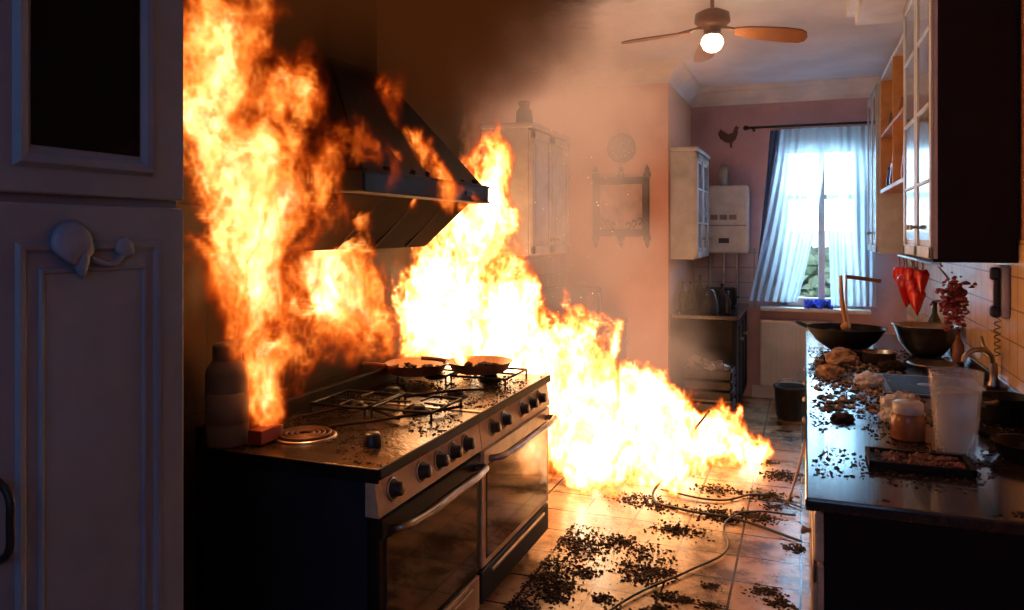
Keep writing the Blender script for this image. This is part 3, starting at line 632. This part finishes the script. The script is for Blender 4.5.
def firemat(name,stops,sig,l0,l1,pw):
    m=D.materials.new(name); m.use_nodes=True; t=m.node_tree; t.nodes.remove(t.nodes['Principled BSDF'])
    d=nd(t,'ShaderNodeAttribute',attribute_name='density').outputs['Fac']
    c=ramp(t,mth(t,'MULTIPLY',d,.5,True),stops)
    s_=mth(t,'MULTIPLY',d,sig)
    L=mth(t,'ADD',l0,mth(t,'MULTIPLY',mth(t,'POWER',d,pw),l1))
    e=nd(t,'ShaderNodeEmission',{'Color':c,'Strength':mth(t,'MULTIPLY',s_,L)})
    a=nd(t,'ShaderNodeVolumeAbsorption',{'Color':(0,0,0,1),'Density':s_})
    s=nd(t,'ShaderNodeAddShader',{0:e.outputs[0],1:a.outputs[0]}); t.links.new(s.outputs[0],t.nodes['Material Output'].inputs['Volume'])
    return m
fsa=[(0,(1,.045,.002)),(.15,(1,.085,.005)),(.4,(1,.15,.012)),(.65,(1,.28,.04)),(1,(1,.6,.25))]
fs=[(0,(1,.06,.003)),(.12,(1,.11,.008)),(.35,(1,.22,.025)),(.6,(1,.46,.13)),(1,(1,.8,.52))]
fm=firemat('flame_volume',fsa,14,.25,1.5,2.0); fm2=firemat('flame_volume_hot',fs,15,.6,6.0,1.9)
blA=[((-1.9,2.16,2.1),(.2,.26,.6),.75),((-1.88,2.24,1.6),(.22,.34,.45),1.1),((-1.85,2.70,1.42),(.2,.38,.26),1.1),((-1.87,2.44,1.2),(.16,.24,.2),.9),
     ((-1.62,2.72,1.96),(.12,.34,.18),.9),((-1.57,3.15,1.94),(.10,.42,.09),.85),((-1.82,2.85,2.15),(.2,.3,.2),.4)]
volgrid('cooker_fire',(-2.03,1.75,.92),(-1.3,3.75,2.95),.0125,blA,fm,tex=(6.0,2.4,.62),gain=1.75,sharp=6.5,low=(2.8,2.8,.53))
blB=[((-1.86,3.95,1.25),(.22,.40,.5),1.6),((-1.78,4.12,1.7),(.22,.28,.62),1.05),((-1.65,4.32,1.05),(.34,.40,.48),1.5),
     ((-1.52,4.5,.7),(.40,.42,.50),1.4),((-1.22,4.88,.42),(.36,.42,.42),2.0),((-.98,5.12,.32),(.34,.42,.34),2.0),((-.75,5.5,.18),(.36,.42,.22),1.4),((-.5,5.85,.10),(.3,.32,.13),1.2),
     ((-1.30,4.95,.95),(.11,.13,.36),1.1),((-.95,5.3,.55),(.10,.12,.32),1.1),((-.72,5.55,.38),(.08,.1,.22),1.1)]
volgrid('floor_fire',(-2.03,3.55,.0),(-.1,6.5,2.6),.0165,blB,fm2,warp=((2.2,.36),(6.5,.17)),tex=(6.0,2.3,.6),gain=1.6,sharp=6.5,low=(2.8,2.3,.51))
def smokemat(name,ab,abc,em,emc):  # absorbing smoke; firelight on it is put in as emission, nothing scatters
    m=D.materials.new(name); m.use_nodes=True; t=m.node_tree; t.nodes.remove(t.nodes['Principled BSDF'])
    d=nd(t,'ShaderNodeAttribute',attribute_name='density').outputs['Fac']
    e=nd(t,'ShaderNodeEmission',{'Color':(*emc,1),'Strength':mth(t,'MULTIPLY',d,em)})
    a=nd(t,'ShaderNodeVolumeAbsorption',{'Color':(*abc,1),'Density':mth(t,'MULTIPLY',d,ab)})
    s=nd(t,'ShaderNodeAddShader',{0:e.outputs[0],1:a.outputs[0]}); t.links.new(s.outputs[0],t.nodes['Material Output'].inputs['Volume'])
    return m
volgrid('black_smoke',(-2.03,1.7,1.9),(-.6,5.0,3.1),.05,[((-1.8,2.6,2.9),(.6,.9,.7),1),((-1.7,3.6,2.75),(.7,.9,.65),1),((-1.6,4.1,2.8),(.6,.6,.5),.8)],smokemat('black_smoke_glow_volume',4,(.12,.06,.04),.18,(1,.26,.06)),warp=((1.5,.35),(4,.15)),tex=(3,1.6,.5),gain=1.6,ridge=False,zst=1)  # dark smoke with an orange firelight glow painted in as emission
volgrid('glow_haze',(-2.0,3.9,.05),(-.2,6.65,3.10),.05,[((-1.4,5.0,1.5),(.6,.9,.9),1),((-1.15,5.1,.9),(.65,.8,.7),1),((-1.5,5.0,2.5),(.8,1.3,.8),1.1),((-.9,5.6,.8),(.4,.5,.5),.4),((-.9,4.8,2.9),(.8,.9,.4),.6)],smokemat('haze_glow_volume',2.0,(.45,.35,.28),.85,(1,.53,.32)),warp=((1.5,.4),(4,.2)),tex=(2.6,1.8,.47),gain=1.1,ridge=False,zst=1)  # warm emission stands in for firelight caught in the haze
em=M('glowing_ember',(1,.4,.1),.5,emis=(1,.45,.1),es=6)
its=[]
for _ in range(140):
    its.append((random.uniform(-1.7,-1.0),random.uniform(3.9,5.0),random.uniform(.6,2.2),random.uniform(.0007,.0018),1))
chunks('flying_embers',its,em)
# ---------------------------------------------------------------- lights
def pt(name,loc,e,col,r=.06):
    l=D.lights.new(name,'POINT'); l.energy=e; l.color=col; l.shadow_soft_size=r; o=D.objects.new(name,l); o.location=loc; link(o)
org=(1,.38,.11); yel=(1,.45,.15)
pt('fire_light_left',(-1.75,2.42,1.45),26,org); pt('fire_light_mid',(-1.85,4.05,1.2),28,yel); pt('fire_light_plume',(-1.6,4.45,1.0),60,yel)
pt('fire_light_floor',(-1.2,4.85,.5),70,yel); pt('fire_light_floor_b',(-.95,5.15,.35),62,yel); pt('fan_lamp_light',(-.52,4.72,2.70),12,(1,.75,.45),.05)
def area(name,loc,tgt,sz,e,col,sy=None):
    l=D.lights.new(name,'AREA'); l.energy=e; l.color=col; l.size=sz
    if sy: l.shape='RECTANGLE'; l.size_y=sy
    o=D.objects.new(name,l); o.location=loc; o.rotation_euler=(Vector(tgt)-Vector(loc)).to_track_quat('-Z','Y').to_euler(); link(o)
area('window_daylight',(.14,BY+.9,2.3),(.14,BY,1.7),1.5,430,(.52,.8,1))
area('added_blue_fill',(-.2,-1.6,2.3),(-1.0,1.5,1.2),1.6,16,(.3,.52,1))  # added blue fill behind the camera for the left cabinet, no actual lamp
W=D.worlds.new('World'); SC.world=W; W.use_nodes=True; t=W.node_tree; bg=t.nodes['Background']
g=nd(t,'ShaderNodeTexCoord').outputs['Generated']; s=nd(t,'ShaderNodeSeparateXYZ',{0:g})
f=ramp(t,s.outputs[1],[(.2,(.02,.032,.07)),(.7,(.7,.88,1.0))])
t.links.new(f,bg.inputs[0]); t.links.new(mth(t,'ADD',mth(t,'MULTIPLY',mth(t,'MAXIMUM',s.outputs[1],0.0),1.1),.7),bg.inputs[1])
# ---------------------------------------------------------------- camera
cam=D.cameras.new('camera'); co=D.objects.new('camera',cam); link(co); co.location=(0,0,1.65); co.rotation_euler=(math.pi/2,0,math.radians(20.9))
cam.lens=27.0; cam.sensor_width=36; cam.shift_y=-.0703; cam.clip_start=.05; SC.camera=co
